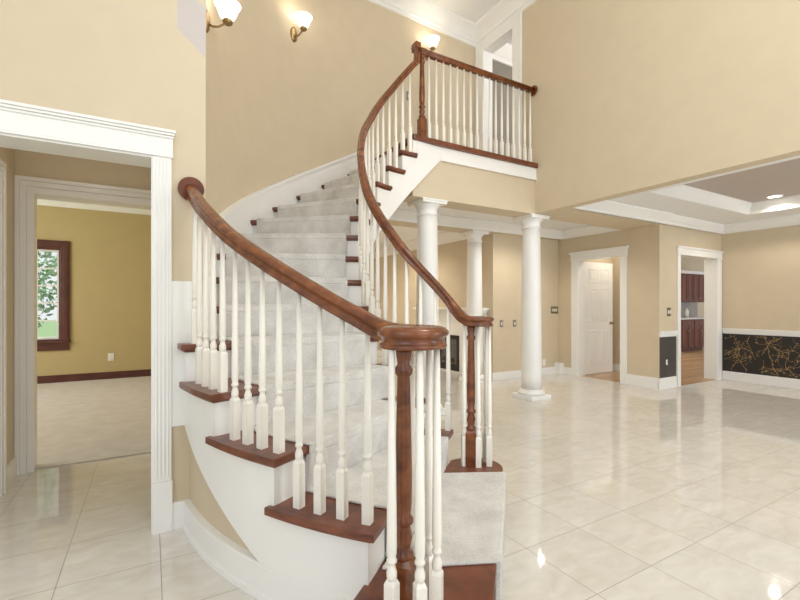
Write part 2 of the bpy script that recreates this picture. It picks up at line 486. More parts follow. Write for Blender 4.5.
def baluster(parent, x, y, z0, z1, ang, blk=0.185):
    mb = MB(); h = z1 - z0
    u = Vector((math.cos(ang), math.sin(ang), 0)); w = Vector((-u.y, u.x, 0)); hw = 0.0175
    mb.obox((x, y, 0), u, w, hw, hw, z0, z0 + blk)
    # chamfered shoulder
    b = [Vector((x, y, z0 + blk)) + u * sx * hw + w * sy * hw for sx, sy in ((-1, -1), (1, -1), (1, 1), (-1, 1))]
    t = [Vector((x, y, z0 + blk + 0.015)) + u * sx * 0.011 + w * sy * 0.011 for sx, sy in ((-1, -1), (1, -1), (1, 1), (-1, 1))]
    mb.hexa(b, t)
    zb = z0 + blk + 0.008
    prof = [(0.012, zb), (0.0165, zb + 0.014), (0.0165, zb + 0.03), (0.0115, zb + 0.045), (0.0105, zb + 0.054), (0.0165, zb + 0.060), (0.0165, zb + 0.068), (0.0125, zb + 0.074), (0.0155, zb + 0.086), (0.0162, zb + 0.13), (0.0095, z1)]
    mb.lathe(prof, (x, y, 0), 12)
    return mb.build('baluster', M['cream'], parent)

def newel(parent, x, y, z0, z1, ang, s=1.0, blk=0.27):
    mb = MB(); hw = 0.034 * s
    u = Vector((math.cos(ang), math.sin(ang), 0)); w = Vector((-u.y, u.x, 0))
    mb.obox((x, y, 0), u, w, hw, hw, z0, z0 + blk)
    b = [Vector((x, y, z0 + blk)) + u * sx * hw + w * sy * hw for sx, sy in ((-1, -1), (1, -1), (1, 1), (-1, 1))]
    t = [Vector((x, y, z0 + blk + 0.02)) + u * sx * hw * .7 + w * sy * hw * .7 for sx, sy in ((-1, -1), (1, -1), (1, 1), (-1, 1))]
    mb.hexa(b, t)
    zb = z0 + blk + 0.012; r = 0.03 * s
    prof = [(r * .85, zb), (r * 1.1, zb + .012), (r * 1.1, zb + .024), (r * .7, zb + .034), (r * .8, zb + .05), (r * 1.0, zb + .075), (r * .75, zb + .105), (r * .72, zb + .112), (r * 1.08, zb + .122), (r * 1.08, zb + .134), (r * .78, zb + .145), (r * .92, zb + .19), (r * .95, zb + .28), (r * .72, z1 - .11), (r * .7, z1 - .1), (r * 1.0, z1 - .088), (r * 1.0, z1 - .074), (r * .68, z1 - .06), (r * .85, z1 - .03), (r * .95, z1)]
    mb.lathe(prof, (x, y, 0), 18)
    return mb.build('newel_post', M['wood'], parent)

def volute_path(entry, heading, c, r0, zc, right, turns=1.0):
    """entry path end -> S curve -> spiral round c"""
    h = Vector((heading.x, heading.y, 0)).normalized()
    lf = Vector((-h.y, h.x, 0)) if right else Vector((h.y, -h.x, 0))
    start = c + lf * r0 + Vector((0, 0, zc))
    d = (start - entry).length * 0.42
    p0, p1, p2, p3 = entry, entry + heading.normalized() * d, start - h * d, start
    pts = []
    for i in range(1, 11):
        t = i / 10; pts.append(p0 * (1 - t) ** 3 + p1 * 3 * t * (1 - t) ** 2 + p2 * 3 * t * t * (1 - t) + p3 * t ** 3)
    a0 = math.atan2(lf.y, lf.x); n = 34
    for i in range(1, n + 1):
        t = i / n; a = a0 + (-1 if right else 1) * 2 * PI * turns * t
        r = r0 - (r0 - 0.045) * max(0, (t - 0.55) / 0.45) ** 1.2 * 0.9
        pts.append(c + Vector((math.cos(a) * r, math.sin(a) * r, zc)))
    return pts

# --- left (outer) balustrade
left = empty('balustrade', (VL.x, VL.y, RS), 'front balustrade running from the nearest newel and big volute up to the round wall rosette', 'balustrade', None)
RL = 2.26
offL = [(-44, 0.745), (-36, 0.735), (-20, 0.728), (-12, 0.745), (-5, 0.765)]
def zrailL(a): return nl(a) + interp(a, offL)
path = [T(a, RL, zrailL(a)) for a in frange(A_W - 0.2, -38.5, 44)]
hd = (path[-1] - path[-2]).normalized()
zvol = 1.150
path += volute_path(path[-1], hd, VL + Vector((0.003, -0.004, 0)), 0.086, zvol, True, 1.0)
mb = MB(); mb.sweep(path, RAILP)
mb.lathe([(0.056, zvol - .034), (0.06, zvol - .02), (0.06, zvol + .02), (0.045, zvol + .033)], VL, 22)
mb.build('handrail', M['wood'], left)
mb = MB(); rp = T(A_W, RL, zrailL(A_W))
mb.lathe([(0.068, 0), (0.068, 0.012), (0.058, 0.022)], (rp.x, YL - 0.023, rp.z), 28, axis='y'); mb.build('wall_rosette', M['rosette'], left)
newel(left, VL.x - 0.02, VL.y + 0.01, RS, zvol - 0.03, 0.8, 1.0, 0.205)
for dx, dy in ((-0.09, -0.037), (-0.02, -0.089), (0.06, -0.065), (0.085, 0.018), (0.06, 0.088)):
    baluster(left, VL.x + dx, VL.y + dy, RS, zvol - 0.03, math.atan2(dy, dx))
for k in range(2, 6):
    for off in {2: (1.7, 4.5, 7.2, 9.9), 3: (2.5, 5.2, 7.8, 10.5), 4: (3.2, 5.9, 8.5, 11.2), 5: (3.4, 5.2)}[k]:
        a = A(k) + off
        if T(a, 2.255).y > YL - 0.03: continue
        p = T(a, 2.255); zt = zrailL(a) - 0.03 if a > -38.5 else interp(a, [(-41, 1.127), (-38.5, zrailL(-38.5) - 0.03)])
        baluster(left, p.x, p.y, k * RS, zt, math.radians(-a), 0.185)

# --- right (inner) balustrade
right = empty('balustrade', (VR.x, VR.y, RS), 'far inner balustrade curving from the small volute up to the upstairs corner post', 'balustrade')
RR = 1.042
offR = [(-46, 0.835), (-30, 0.83), (-18, 0.845), (10, 0.82), (35, 0.76), (55, 0.71), (72, 0.735), (88, 0.765), (92, 0.775)]
def zrailR(a): return nl(a) + interp(a, offR)
zvr = 1.150
up_ = [T(a, RR, zrailR(a)) for a in frange(-40, 90.5, 110)]
ent = up_[0]; hd = (up_[0] - up_[1]).normalized()
vp = volute_path(ent, hd, VR, 0.078, zvr, False, 1.0)
path = vp[::-1] + up_
p = up_[-1]; zr = BAL + 0.975
path += [p + Vector((0.035, 0.003, 0.035)), p + Vector((0.055, 0.005, 0.075)), p + Vector((0.062, 0.006, 0.13)), Vector((p.x + 0.064, p.y + 0.006, zr - 0.02))]
mb = MB(); mb.sweep(path, scalep(0.9))
mb.box(p.x + 0.034, p.x + 0.094, p.y - 0.026, p.y + 0.07, zr - 0.03, zr + 0.031)
mb.lathe([(0.05, zvr - .03), (0.054, zvr - .018), (0.054, zvr + .018), (0.04, zvr + .03)], VR, 22)
mb.build('handrail', M['wood'], right)
newel(right, 1.815, 2.215, RS, zvr - 0.027, 0.8, 0.95, 0.215)
for px_, py_ in ((1.775, 2.235), (1.838, 2.17), (1.915, 2.150), (1.945, 2.215), (1.90, 2.275)):
    dx, dy = px_ - VR.x, py_ - VR.y
    baluster(right, px_, py_, RS, zvr - 0.027, math.atan2(dy, dx))
for k in range(2, 15):
    for off in (1.9, 7.0):
        a = A(k) + off; pp = T(a, 1.046)
        zt = zrailR(a) - 0.030 if a > -40 else zrailR(-40) - 0.034
        baluster(right, pp.x, pp.y, k * RS, zt, math.radians(-a), 0.18 if off < 5 else 0.27)

# --- balcony balustrade
bal = empty('balustrade', (3.5, YH + 0.03, BAL), 'straight upstairs balustrade along the balcony edge with a rosette on the right wall', 'balustrade')
yb = YH + 0.015; xn = p.x + 0.165
mb = MB(); mb.sweep([(p.x + 0.05, yb, zr), (3.2, yb, zr), (XW - 0.02, yb, zr)], RAILP); mb.build('handrail', M['wood'], bal)
mb = MB(); mb.lathe([(0.055, 0), (0.068, -0.012), (0.068, -0.022)], (XW - 0.001, yb, zr), 24, axis='x'); mb.build('wall_rosette', M['wood'], bal)
newel(bal, xn + 0.01, yb + 0.005, BAL, zr - 0.03, 0, 1.15, 0.22)
mb = MB(); mb.box(xn + 0.01 - 0.035, xn + 0.01 + 0.035, yb - 0.037, yb + 0.037, zr - 0.05, zr + 0.030); mb.build('newel_cap', M['wood'], bal, bevel=0.008)
nb = 17; x0 = xn + 0.10; x1 = XW - 0.075
for i in range(nb): baluster(bal, x0 + (x1 - x0) * i / (nb - 1), yb, BAL, zr - 0.03, 0, 0.19)

# ------------------------------------------------------------------ floors
mb = MB(); mb.box(-3.0, 9.0, -3.5, 8.99, -0.06, 0.0); mb.box(0.43, 9.0, 8.99, 11.6, -0.06, 0.0); struct('floor', mb, M['floor'])
mb = MB(); mb.box(-4.2, 0.35, 4.24, 8.9, -0.004, 0.012); o = struct('floor_carpeted', mb, M['carpet2'])
mb = MB(); mb.box(6.66, 15.5, 4.1, 9.0, -0.004, 0.006); mb.box(7.0, 8.46, 3.66, 4.1, -0.004, 0.006); mb.box(8.46, 15.5, 3.9, 4.1, -0.004, 0.006); struct('floor_planked', mb, M['plank'])

# ------------------------------------------------------------------ left wall with cased opening, vestibule and carpeted room
HT = 5.9
mb = MB()
mb.slab(-3.0, -0.99, YL, 2.92, 0, HT); mb.slab(-0.99, 0.03, YL, 2.92, 2.12, HT)
mb.slab(0.03, 0.13, YL, 2.92, 0, HT)
# below the chamfer the wall runs on to the stair drum; its top slopes
mb.hexa([(0.13, YL, 0), (0.277, YL, 0), (0.277, 2.90, 0), (0.13, 2.90, 0)], [(0.13, YL, 2.82), (0.277, YL, 2.69), (0.277, 2.90, 2.69), (0.13, 2.90, 2.82)])
struct('wall_left', mb, M['wall'])
mb = MB()
n = 14
for i in range(n):
    t0, t1 = i / n, (i + 1) / n
    def lo(t): return Vector((0.13 + 0.147 * t, YL, 2.82 - 0.13 * t))
    def hi(t): return Vector((0.13 + 0.20 * t, YL + 0.13 * t, HT))
    back = lambda q: Vector((q.x, 2.95, q.z))
    mb.hexa([lo(t0), lo(t1), back(lo(t1)), back(lo(t0))], [hi(t0), hi(t1), back(hi(t1)), back(hi(t0))])
struct('wall_left_return', mb, M['pale'])
# casing
mb = MB()
def flutes(x0, x1, y, z0, z1, n=4):
    w = (x1 - x0) / (2 * n + 1)
    for i in range(n): mb.box(x0 + w * (2 * i + 1), x0 + w * (2 * i + 2), y - 0.005, y + 0.001, z0, z1)
mb.box(0.010, 0.101, YL - 0.022, YL + 0.001, 0.28, 2.08); flutes(0.014, 0.097, YL - 0.022, 0.30, 2.06)
mb.box(0.008, 0.106, YL - 0.030, YL + 0.001, 0.0, 0.28)
mb.box(-0.99, -0.89, YL - 0.022, YL + 0.001, 0, 2.08)
mb.box(-1.0, 0.108, YL - 0.026, YL + 0.001, 2.075, 2.185)
for i, zz in enumerate((2.072, 2.085)): mb.box(-1.0, 0.110, YL - 0.032 + 0.004 * i, YL + 0.001, zz, zz + 0.009)
mb.box(-1.02, 0.112, YL - 0.034, YL + 0.001, 2.178, 2.192); mb.box(-1.03, 0.117, YL - 0.040, YL + 0.001, 2.192, 2.206); mb.box(-1.03, 0.121, YL - 0.046, YL + 0.001, 2.206, 2.222)
# jamb lining
mb.box(0.003, 0.03, YL - 0.015, 2.935, 0, 2.10); mb.box(-0.99, 0.03, YL - 0.015, 2.935, 2.062, 2.12)
mb.box(-0.02, 0.02, YL + 0.05, 2.9, 2.0, 2.076) if False else None
struct('trim_1', mb, M['white'], bevel=0.003)
mb = MB(); mb.box(0.100, 0.205, YL - 0.012, YL + 0.001, 0.575, 1.39); struct('trim_2', mb, M['white'])

# vestibule
mb = MB(); mb.box(-1.05, -0.87, 2.92, 4.2, 0, 2.9); struct('wall_vestibule_left', mb, M['wall'])
mb = MB(); mb.box(-4.2, -0.78, 4.2, 4.34, 0, 3.05); mb.box(-0.78, 0.165, 4.2, 4.34, 2.10, 3.05); struct('wall_vestibule_back', mb, M['wall'])
mb = MB(); mb.box(0.07, 0.16, 2.92, 4.2, 0, 2.9); struct('wall_vestibule_right', mb, M['wall'])
mb = MB(); mb.box(-1.05, 0.16, 2.92, 4.2, 2.72, 2.78); struct('ceiling_vestibule', mb, M['ceil'])
mb = MB()
# inner doorway casing, stepped
for (xa, xb, d) in ((-0.868, -0.84, 0.034), (-0.84, -0.80, 0.026), (-0.80, -0.757, 0.016)): mb.box(xa, xb, 4.2 - d, 4.201, 0, 2.215)
for (za, zb, d) in ((2.185, 2.215, 0.034), (2.145, 2.185, 0.026), (2.095, 2.145, 0.016)): mb.box(-0.868, 0.09, 4.2 - d, 4.201, za, zb)
mb.box(-0.785, -0.768, 4.19, 4.345, 0, 2.10); mb.box(-0.785, 0.09, 4.19, 4.36, 2.09, 2.108)
struct('trim_3', mb, M['white'], bevel=0.003)
mb = MB()
for (ya, yb_, d) in ((3.80, 3.83, 0.034), (3.76, 3.80, 0.026), (3.71, 3.76, 0.016)): mb.box(-0.871, -0.87 + d, ya, yb_, 0, 2.20 - (3.83 - yb_))
mb.box(-0.871, -0.836, 2.95, 3.83, 2.17, 2.20); mb.box(-0.871, -0.844, 2.95, 3.80, 2.13, 2.17)
struct('trim_4', mb, M['white'], bevel=0.003)
mb = MB(); mb.box(-0.872, -0.852, 3.83, 4.17, 0, 0.14); struct('baseboard_vestibule', mb, M['white'])
mb = MB(); mb.box(-0.875, -0.862, 2.95, 3.72, 0.01, 2.14); o = struct('door_2', mb, M['white'])

# carpeted room
YB = 8.85; ZR = 3.02
wx0, wx1, wz0, wz1 = -2.40, -1.263, 0.70, 2.19
mb = MB(); mb.box(-4.2, wx0, YB, YB + 0.15, 0, ZR); mb.box(wx1, 0.42, YB, YB + 0.15, 0, ZR); mb.box(wx0, wx1, YB, YB + 0.15, 0, wz0); mb.box(wx0, wx1, YB, YB + 0.15, wz1, ZR)
struct('wall_carpeted_room_back', mb, M['olive'])
mb = MB(); mb.box(0.30, 0.42, 4.34, YB, 0, ZR); struct('wall_carpeted_room_right', mb, M['olive'])
mb = MB(); mb.box(-4.2, 0.42, 4.34, YB + 0.1, ZR, ZR + 0.06); struct('ceiling_carpeted_room', mb, M['ceil'])
mb = MB(); CR = [(0, 0), (0.12, 0), (0.12, -0.02), (0.035, -0.12), (0.022, -0.16), (0, -0.16)]
def crown(mb, path, prof, **k): mb.sweep(path, prof, sm=False, **k)
crown(mb, [(0.3, YB, ZR), (-4.0, YB, ZR)], [(-a, b) for a, b in CR]); struct('trim_5', mb, M['white'])
mb = MB(); mb.box(-4.2, 0.3, YB - 0.02, YB + 0.001, 0.012, 0.11); mb.box(-4.2, 0.3, YB - 0.028, YB + 0.001, 0.012, 0.035); mb.box(-4.2, 0.3, YB - 0.013, YB + 0.001, 0.11, 0.13)
struct('baseboard_carpeted_room', mb, M['darkwood'], bevel=0.003)
# window: frame, muntins, one pane
mb = MB(); fw_ = 0.12
mb.box(wx1 - 0.005, wx1 + fw_, YB - 0.03, YB + 0.001, wz0 - 0.02, wz1 + fw_); mb.box(wx1 + 0.03, wx1 + fw_ - 0.03, YB - 0.042, YB, wz0, wz1 + fw_ - 0.03)
mb.box(wx0 - fw_, wx0 + 0.005, YB - 0.03, YB + 0.001, wz0 - 0.02, wz1 + fw_)
mb.box(wx0 - fw_, wx1 + fw_, YB - 0.032, YB + 0.001, wz1 - 0.005, wz1 + fw_); mb.box(wx0 - fw_, wx1 + fw_ - 0.03, YB - 0.042, YB, wz1 + 0.03, wz1 + fw_ - 0.03)
mb.box(wx0 - fw_ - 0.03, wx1 + fw_ + 0.01, YB - 0.075, YB + 0.001, wz0 - 0.045, wz0 - 0.012)
mb.box(wx0 - fw_, wx1 + fw_ - 0.01, YB - 0.03, YB + 0.001, wz0 - 0.17, wz0 - 0.045)
for xx in (wx0, wx1 - 0.03): mb.box(xx, xx + 0.03, YB, YB + 0.12, wz0, wz1)
mb.box(wx0, wx1, YB, YB + 0.12, wz1 - 0.03, wz1); mb.box(wx0, wx1, YB, YB + 0.12, wz0 - 0.015, wz0 + 0.012)
win = struct('window_1', mb, M['darkwood'], origin=(-1.8, YB, wz0), bevel=0.003)
mb = MB(); sx0, sx1, sz0, sz1 = wx0 + 0.03, wx1 - 0.03, wz0 + 0.012, wz1 - 0.03
mb.box(sx0, sx1, YB + 0.06, YB + 0.10, sz0, sz0 + 0.035); mb.box(sx0, sx1, YB + 0.06, YB + 0.10, sz1 - 0.03, sz1)
mb.box(sx0, sx0 + 0.03, YB + 0.06, YB + 0.10, sz0, sz1); mb.box(sx1 - 0.03, sx1, YB + 0.06, YB + 0.10, sz0, sz1)
mb.build('sash', M['white'], win)
mb = MB()
for i in range(1, 4): x = sx1 - 0.02 - i * 0.27; mb.box(x - 0.012, x + 0.012, YB + 0.07, YB + 0.09, sz0, sz1)
for i in range(1, 5): z = sz0 + 0.02 + (sz1 - sz0 - 0.04) * i / 5; mb.box(sx0, sx1, YB + 0.07, YB + 0.09, z - 0.011, z + 0.011)
mb.build('muntins', M['white'], win)
mb = MB(); mb.box(sx0, sx1, YB + 0.078, YB + 0.082, sz0, sz1); mb.build('glass_pane', M['glass'], win)

# outlets and switches
def plate(name, face, c, w, h, mat, label, cat, kind='outlet'):
    """face: axis of the wall normal ('-x' or '-y')"""
    mb = MB(); x, y, z = c
    def bx(u0, u1, z0, z1, d0, d1):
        b = MB()
        if face == '-y': b.box(x + u0, x + u1, y - d1, y - d0, z + z0, z + z1)
        else: b.box(x - d1, x - d0, y + u0, y + u1, z + z0, z + z1)
        return b
    root = empty(name, c, label, cat, 'switch plates' if cat == 'switch' else 'wall outlets')
    bx(-w / 2, w / 2, -h / 2, h / 2, 0, 0.006).build('cover_plate', mat, root, bevel=0.002)
    if kind == 'outlet':
        for s in (-1, 1): bx(-0.016, 0.016, s * 0.028 - 0.014, s * 0.028 + 0.014, 0.006, 0.009).build('socket', M['plate'], root)
    else:
        n = max(1, round(w / 0.06) - 0) if w > 0.09 else 1
        for i in range(n):
            cx_ = (i - (n - 1) / 2) * 0.046; bx(cx_ - 0.013, cx_ + 0.013, -0.026, 0.026, 0.006, 0.012).build('rocker', M['plate'], root)
    return root
plate('outlet', '-y', (-0.585, YB, 0.38), 0.09, 0.13, M['plate'], 'white outlet low on the olive wall of the carpeted room', 'outlet')

# ------------------------------------------------------------------ stair drum wall, under-stair wall, back wall
RW = 2.18
def zcrown(x): return 5.27
mb = MB(); aa = frange(-5.2, 87, 72)
for x, y in zip(aa, aa[1:]):
    mb.hexa([T(x, RW, 0), T(y, RW, 0), T(y, RW + 0.045, 0), T(x, RW + 0.045, 0)], [T(x, RW, HT), T(y, RW, HT), T(y, RW + 0.045, HT), T(x, RW + 0.045, HT)])
for i, f in enumerate(mb.f): pass
struct('wall_stair_curve', mb, M['wall'])
bk0 = T(87, RW); bk1 = Vector((XW, 5.24, 0))
d = (bk1 - bk0).normalized(); nrm = Vector((-d.y, d.x, 0))
mb = MB(); mb.hexa([Vector((p_.x, p_.y, 2.64)) for p_ in (bk0, bk1, bk1 + nrm * .12, bk0 + nrm * .12)], [Vector((p_.x, p_.y, HT)) for p_ in (bk0, bk1, bk1 + nrm * .12, bk0 + nrm * .12)])
struct('wall_balcony_back', mb, M['wall'])
mb = MB(); aa = frange(-42.5, A_W, 30)
for x, y in zip(aa, aa[1:]):
    z0, z1 = nl(x) - 0.55, nl(y) - 0.55
    if z1 <= 0.05: continue
    z0 = max(0.05, z0)
    mb.hexa([T(x, 2.24, 0), T(y, 2.24, 0), T(y, 2.265, 0), T(x, 2.265, 0)], [T(x, 2.24, z0), T(y, 2.24, z1), T(y, 2.265, z1), T(x, 2.265, z0)])
struct('wall_under_stair', mb, M['wall'])
mb = band(2.26, 2.300, -42, A_W, lambda a: 0.0, lambda a: 0.135, 30)
merge(mb, band(2.26, 2.298, -42, A_W, lambda a: 0.135, lambda a: 0.15, 30)); merge(mb, band(2.26, 2.310, -42, A_W, lambda a: 0.0, lambda a: 0.022, 30))
struct('baseboard_stair', mb, M['white'])
mb = MB(); mb.box(0.100, 0.168, YL - 0.018, YL + 0.001, 0, 0.15); struct('baseboard_left', mb, M['white'])

# ------------------------------------------------------------------ balcony floor, header, tall right wall
mb = MB()
mb.prism([(T(92.6, 1.1).x, 4.055), (XW - 0.002, 4.055), (XW - 0.002, 5.28), (bk0.x + 0.15, 5.12), T(92.6, 2.1)[:2]], 2.72, BAL - 0.04)
struct('floor_balcony', mb, M['wall'])
mb = MB(); mb.prism([(T(93.5, 1.1).x + 0.1, 4.10), (XW - 0.002, 4.10), (XW - 0.002, 5.28), (bk0.x + 0.25, 5.12), T(93.5, 2.1)[:2]], BAL - 0.04, BAL + 0.004); struct('floor_balcony_carpet', mb, M['carpet'])
mb = MB(); mb.box(2.50, XW - 0.001, YH, YH + 0.30, 2.465, 2.93); struct('wall_header', mb, M['wall'])
mb = MB(); mb.box(2.86, XW - 0.001, YH - 0.022, YH + 0.004, 2.92, BAL - 0.036); mb.box(2.86, XW - 0.001, YH - 0.03, YH + 0.004, 2.905, 2.925)
struct('trim_6', mb, M['white'])
mb = MB()
mb.box(XW, XW + 0.15, -3.5, 4.28, 2.47, HT); mb.box(XW, XW + 0.15, 4.28, 5.45, 2.72, BAL); mb.box(XW, XW + 0.15, 4.28, 5.45, 5.17, HT)
mb.box(XW, XW + 0.15, 5.12, 5.45, BAL, 5.17); mb.box(XW, XW + 0.15, 4.28, 4.44, BAL, 5.17)
struct('wall_right', mb, M['wall'])
mb = MB()
mb.box(XW - 0.02, XW + 0.17, 4.285, 4.45, BAL, 5.16); mb.box(XW - 0.02, XW + 0.17, 5.06, 5.225, BAL, 5.16); mb.box(XW - 0.02, XW + 0.17, 4.285, 5.225, 5.14, 5.28)
mb.box(XW - 0.03, XW, 4.28, 4.31, BAL, 5.27); mb.box(XW - 0.03, XW, 5.20, 5.23, BAL, 5.27)
struct('trim_7', mb, M['white'], bevel=0.004)
# upper hall beyond the opening
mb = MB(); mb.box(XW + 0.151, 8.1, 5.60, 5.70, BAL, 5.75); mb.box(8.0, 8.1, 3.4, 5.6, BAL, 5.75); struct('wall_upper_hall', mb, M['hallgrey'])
mb = MB(); mb.box(XW + 0.151, 8.1, 3.4, 5.7, 5.70, 5.78); struct('ceiling_upper_hall', mb, M['ceil'])
mb = MB(); mb.box(XW + 0.151, 8.1, 3.4, 5.7, BAL - 0.06, BAL); struct('floor_upper_hall', mb, M['carpet'])
mb = MB(); crown(mb, [(XW + 0.16, 5.60, 5.70), (8.0, 5.60, 5.70), (8.0, 3.4, 5.70)], [(a_ * 1.5, b_ * 1.55) for a_, b_ in CR]); struct('trim_9', mb, M['white'])
mb = MB(); mb.box(XW + 0.16, 8.0, 5.58, 5.601, BAL, BAL + 0.15); struct('baseboard_upper_hall', mb, M['white'])
# foyer ceiling: rises gently away from the balcony opening
mb = MB()
def zc(x): return zcrown(x) + 0.23
mb.hexa([(-3.0, -3.5, zc(-3)), (XW, -3.5, zc(XW)), (XW, 5.6, zc(XW)), (-3.0, 5.6, zc(-3))], [(-3.0, -3.5, zc(-3) + .08), (XW, -3.5, zc(XW) + .08), (XW, 5.6, zc(XW) + .08), (-3.0, 5.6, zc(-3) + .08)])
struct('ceiling', mb, M['ceil'])
CF = [(0, 0.0), (0.18, 0.0), (0.18, -0.02), (0.165, -0.035), (0.15, -0.04), (0.10, -0.075), (0.055, -0.13), (0.045, -0.145), (0.04, -0.175), (0.02, -0.19), (0.02, -0.22), (0.0, -0.23)]
mb = MB(); pth = []
for a in frange(20, 87, 40): q = T(a, RW); pth.append((q.x, q.y, zc(q.x)))
for i in range(1, 9): q = bk0.lerp(bk1, i / 8); pth.append((q.x, q.y, zc(q.x)))
crown(mb, pth, CF); crown(mb, [(XW, 5.25, zc(XW)), (XW, -3.4, zc(XW))], CF); struct('trim_8', mb, M['white'])

# ------------------------------------------------------------------ columns
def column(x, y, label):
    c = empty('column', (x, y, 0), label, 'column', 'white round columns')
    H = 2.465
    mb = MB(); mb.box(x - .185, x + .185, y - .185, y + .185, 0, .055); mb.build('plinth', M['white'], c, bevel=0.006)
    mb = MB(); mb.lathe([(.165, .055), (.178, .07), (.178, .085), (.165, .10), (.15, .108), (.15, .12), (.142, .13)], (x, y, 0), 36); mb.build('base', M['white'], c)
    mb = MB(); pr = []
    for i in range(13):
        t = i / 12; pr.append((.137 - .022 * t ** 1.6, .13 + (2.30 - .13) * t))
    mb.lathe(pr, (x, y, 0), 40); mb.build('shaft', M['white'], c)
    mb = MB(); mb.lathe([(.114, 2.29), (.127, 2.297), (.127, 2.312), (.116, 2.32), (.117, 2.37), (.125, 2.378), (.125, 2.388), (.14, 2.405), (.155, 2.425)], (x, y, 0), 36)
    mb.box(x - .165, x + .165, y - .165, y + .165, 2.422, 2.452); mb.box(x - .175, x + .175, y - .175, y + .175, 2.45, H); mb.build('capital', M['white'], c)
    return c
YC = 4.21
c1 = column(4.50, YC, 'white round column under the corner of the tall right wall, nearest the six-panel door')
dup(c1, (2.80, YC, 0), 'white round column under the balcony, just right of the curved stairs')
dup(c1, (4.62, 5.55, 0), 'farthest white column, standing by the fireplace behind the other two')

# ------------------------------------------------------------------ corridor, soffits, living room beyond
mb = MB(); mb.box(XW + 0.15, 6.75, 3.62, 4.22, 2.47, 2.62); struct('ceiling_soffit', mb, M['wall'])
mb = MB(); mb.box(2.56, 6.75, 4.22, 5.62, 2.62, 2.70); struct('ceiling_corridor', mb, M['ceil'])
mb = MB(); mb.box(1.9, 6.75, 5.40, 5.72, 2.47, 2.66); struct('ceiling_beam', mb, M['wall'])
mb = MB(); mb.box(0.45, 5.0, 5.72, 11.6, 2.66, 2.74); struct('ceiling_living', mb, M['ceil'])
CS = [(0, 0), (0.11, 0), (0.11, -0.02), (0.03, -0.11), (0.02, -0.145), (0, -0.145)]
mb = MB(); zz = 2.62
crown(mb, [(XD, 4.22, zz), (XD, 5.40, zz)], [(-a, b) for a, b in CS]); crown(mb, [(XD, 5.40, zz), (2.3, 5.40, zz)], [(-a, b) for a, b in CS]); crown(mb, [(2.6, YH + .30, zz), (XW, YH + .30, zz)], [(-a, b) for a, b in CS])
crown(mb, [(XW, 4.35, zz), (XW, 4.22, zz), (6.65, 4.22, zz)], [(-a, b) for a, b in CS])
struct('trim_10', mb, M['white'])
# back wall of the corridor and fireplace wall
YBK = 5.50
mb = MB(); mb.box(4.98, 6.80, YBK, YBK + 0.12, 0, 2.5); struct('wall_corridor_back', mb, M['wall'])
mb = MB(); mb.box(5.0, 5.12, YBK + 0.12, 11.6, 0, 2.7); struct('wall_living_right', mb, M['wall'])
mb = MB(); mb.box(0.43, 5.1, 11.5, 11.62, 0, 2.7); struct('wall_living_back', mb, M['wall'])
mb = MB(); mb.box(0.43, 0.53, 5.6, 11.6, 0, 2.7); struct('wall_living_left', mb, M['wall'])
mb = MB(); zl = 2.66
crown(mb, [(5.0, 5.72, zl), (5.0, 11.5, zl)], [(-a * 1.3, b * 1.3) for a, b in CS]); crown(mb, [(5.0, 11.5, zl), (0.53, 11.5, zl)], [(-a * 1.3, b * 1.3) for a, b in CS]); struct('trim_11', mb, M['white'])
mb = MB(); mb.box(4.96, 6.65, YBK - 0.016, YBK + 0.001, 0, 0.13); mb.box(XD - 0.016, XD + 0.001, 5.20, YBK, 0, 0.13); mb.box(XD - 0.12, XD - 0.01, 5.36, YBK - 0.01, 0, 0.21)
struct('baseboard_corridor', mb, M['white'], bevel=0.003)
mb = MB(); mb.box(4.984, 5.0, 7.4, 11.5, 0, 0.13); mb.box(0.5, 5.0, 11.484, 11.5, 0, 0.13); struct('baseboard_living', mb, M['white'])
# fireplace
fp = empty('fireplace', (5.0, 6.65, 0), 'white fireplace with a black glass-fronted firebox beyond the columns', 'fireplace')
mb = MB(); mb.box(4.93, 5.0, 5.66, 6.36, 0, 1.12); mb.box(4.93, 5.0, 7.0, 7.7, 0, 1.12); mb.box(4.93, 5.0, 6.36, 7.0, 0.70, 1.12); mb.box(4.93, 5.0, 6.36, 7.0, 0, 0.05)
for (ya, yb_) in ((5.70, 5.86), (7.50, 7.66)): mb.box(4.905, 4.93, ya, yb_, 0, 1.08)
mb.build('surround', M['white'], fp, bevel=0.004)
mb = MB(); mb.box(4.80, 5.0, 5.60, 7.76, 1.18, 1.22); mb.box(4.85, 5.0, 5.63, 7.73, 1.15, 1.18); mb.box(4.89, 5.0, 5.65, 7.71, 1.12, 1.15); mb.build('mantel_shelf', M['white'], fp, bevel=0.004)
mb = MB(); mb.box(4.915, 4.94, 6.36, 6.42, 0.04, 0.70); mb.box(4.915, 4.94, 6.94, 7.0, 0.04, 0.70); mb.box(4.915, 4.94, 6.42, 6.94, 0.63, 0.70); mb.box(4.915, 4.94, 6.42, 6.94, 0.04, 0.16)
for i in range(4): mb.box(4.912, 4.93, 6.43, 6.93, 0.055 + i * 0.024, 0.067 + i * 0.024)
mb.build('firebox_frame', M['black'], fp)
mb = MB(); mb.box(4.955, 4.97, 6.40, 6.96, 0.1, 0.66); mb.build('firebox_back', M['soot'], fp)
mb = MB(); mb.tube([(4.945, 6.48, 0.2), (4.945, 6.88, 0.23)], 0.028, 10); mb.tube([(4.945, 6.56, 0.25), (4.945, 6.84, 0.27)], 0.022, 10); mb.build('gas_log', M['bark'], fp)
mb = MB(); mb.box(4.9265, 4.929, 6.42, 6.94, 0.16, 0.63); mb.build('glass_front', M['glass'], fp)

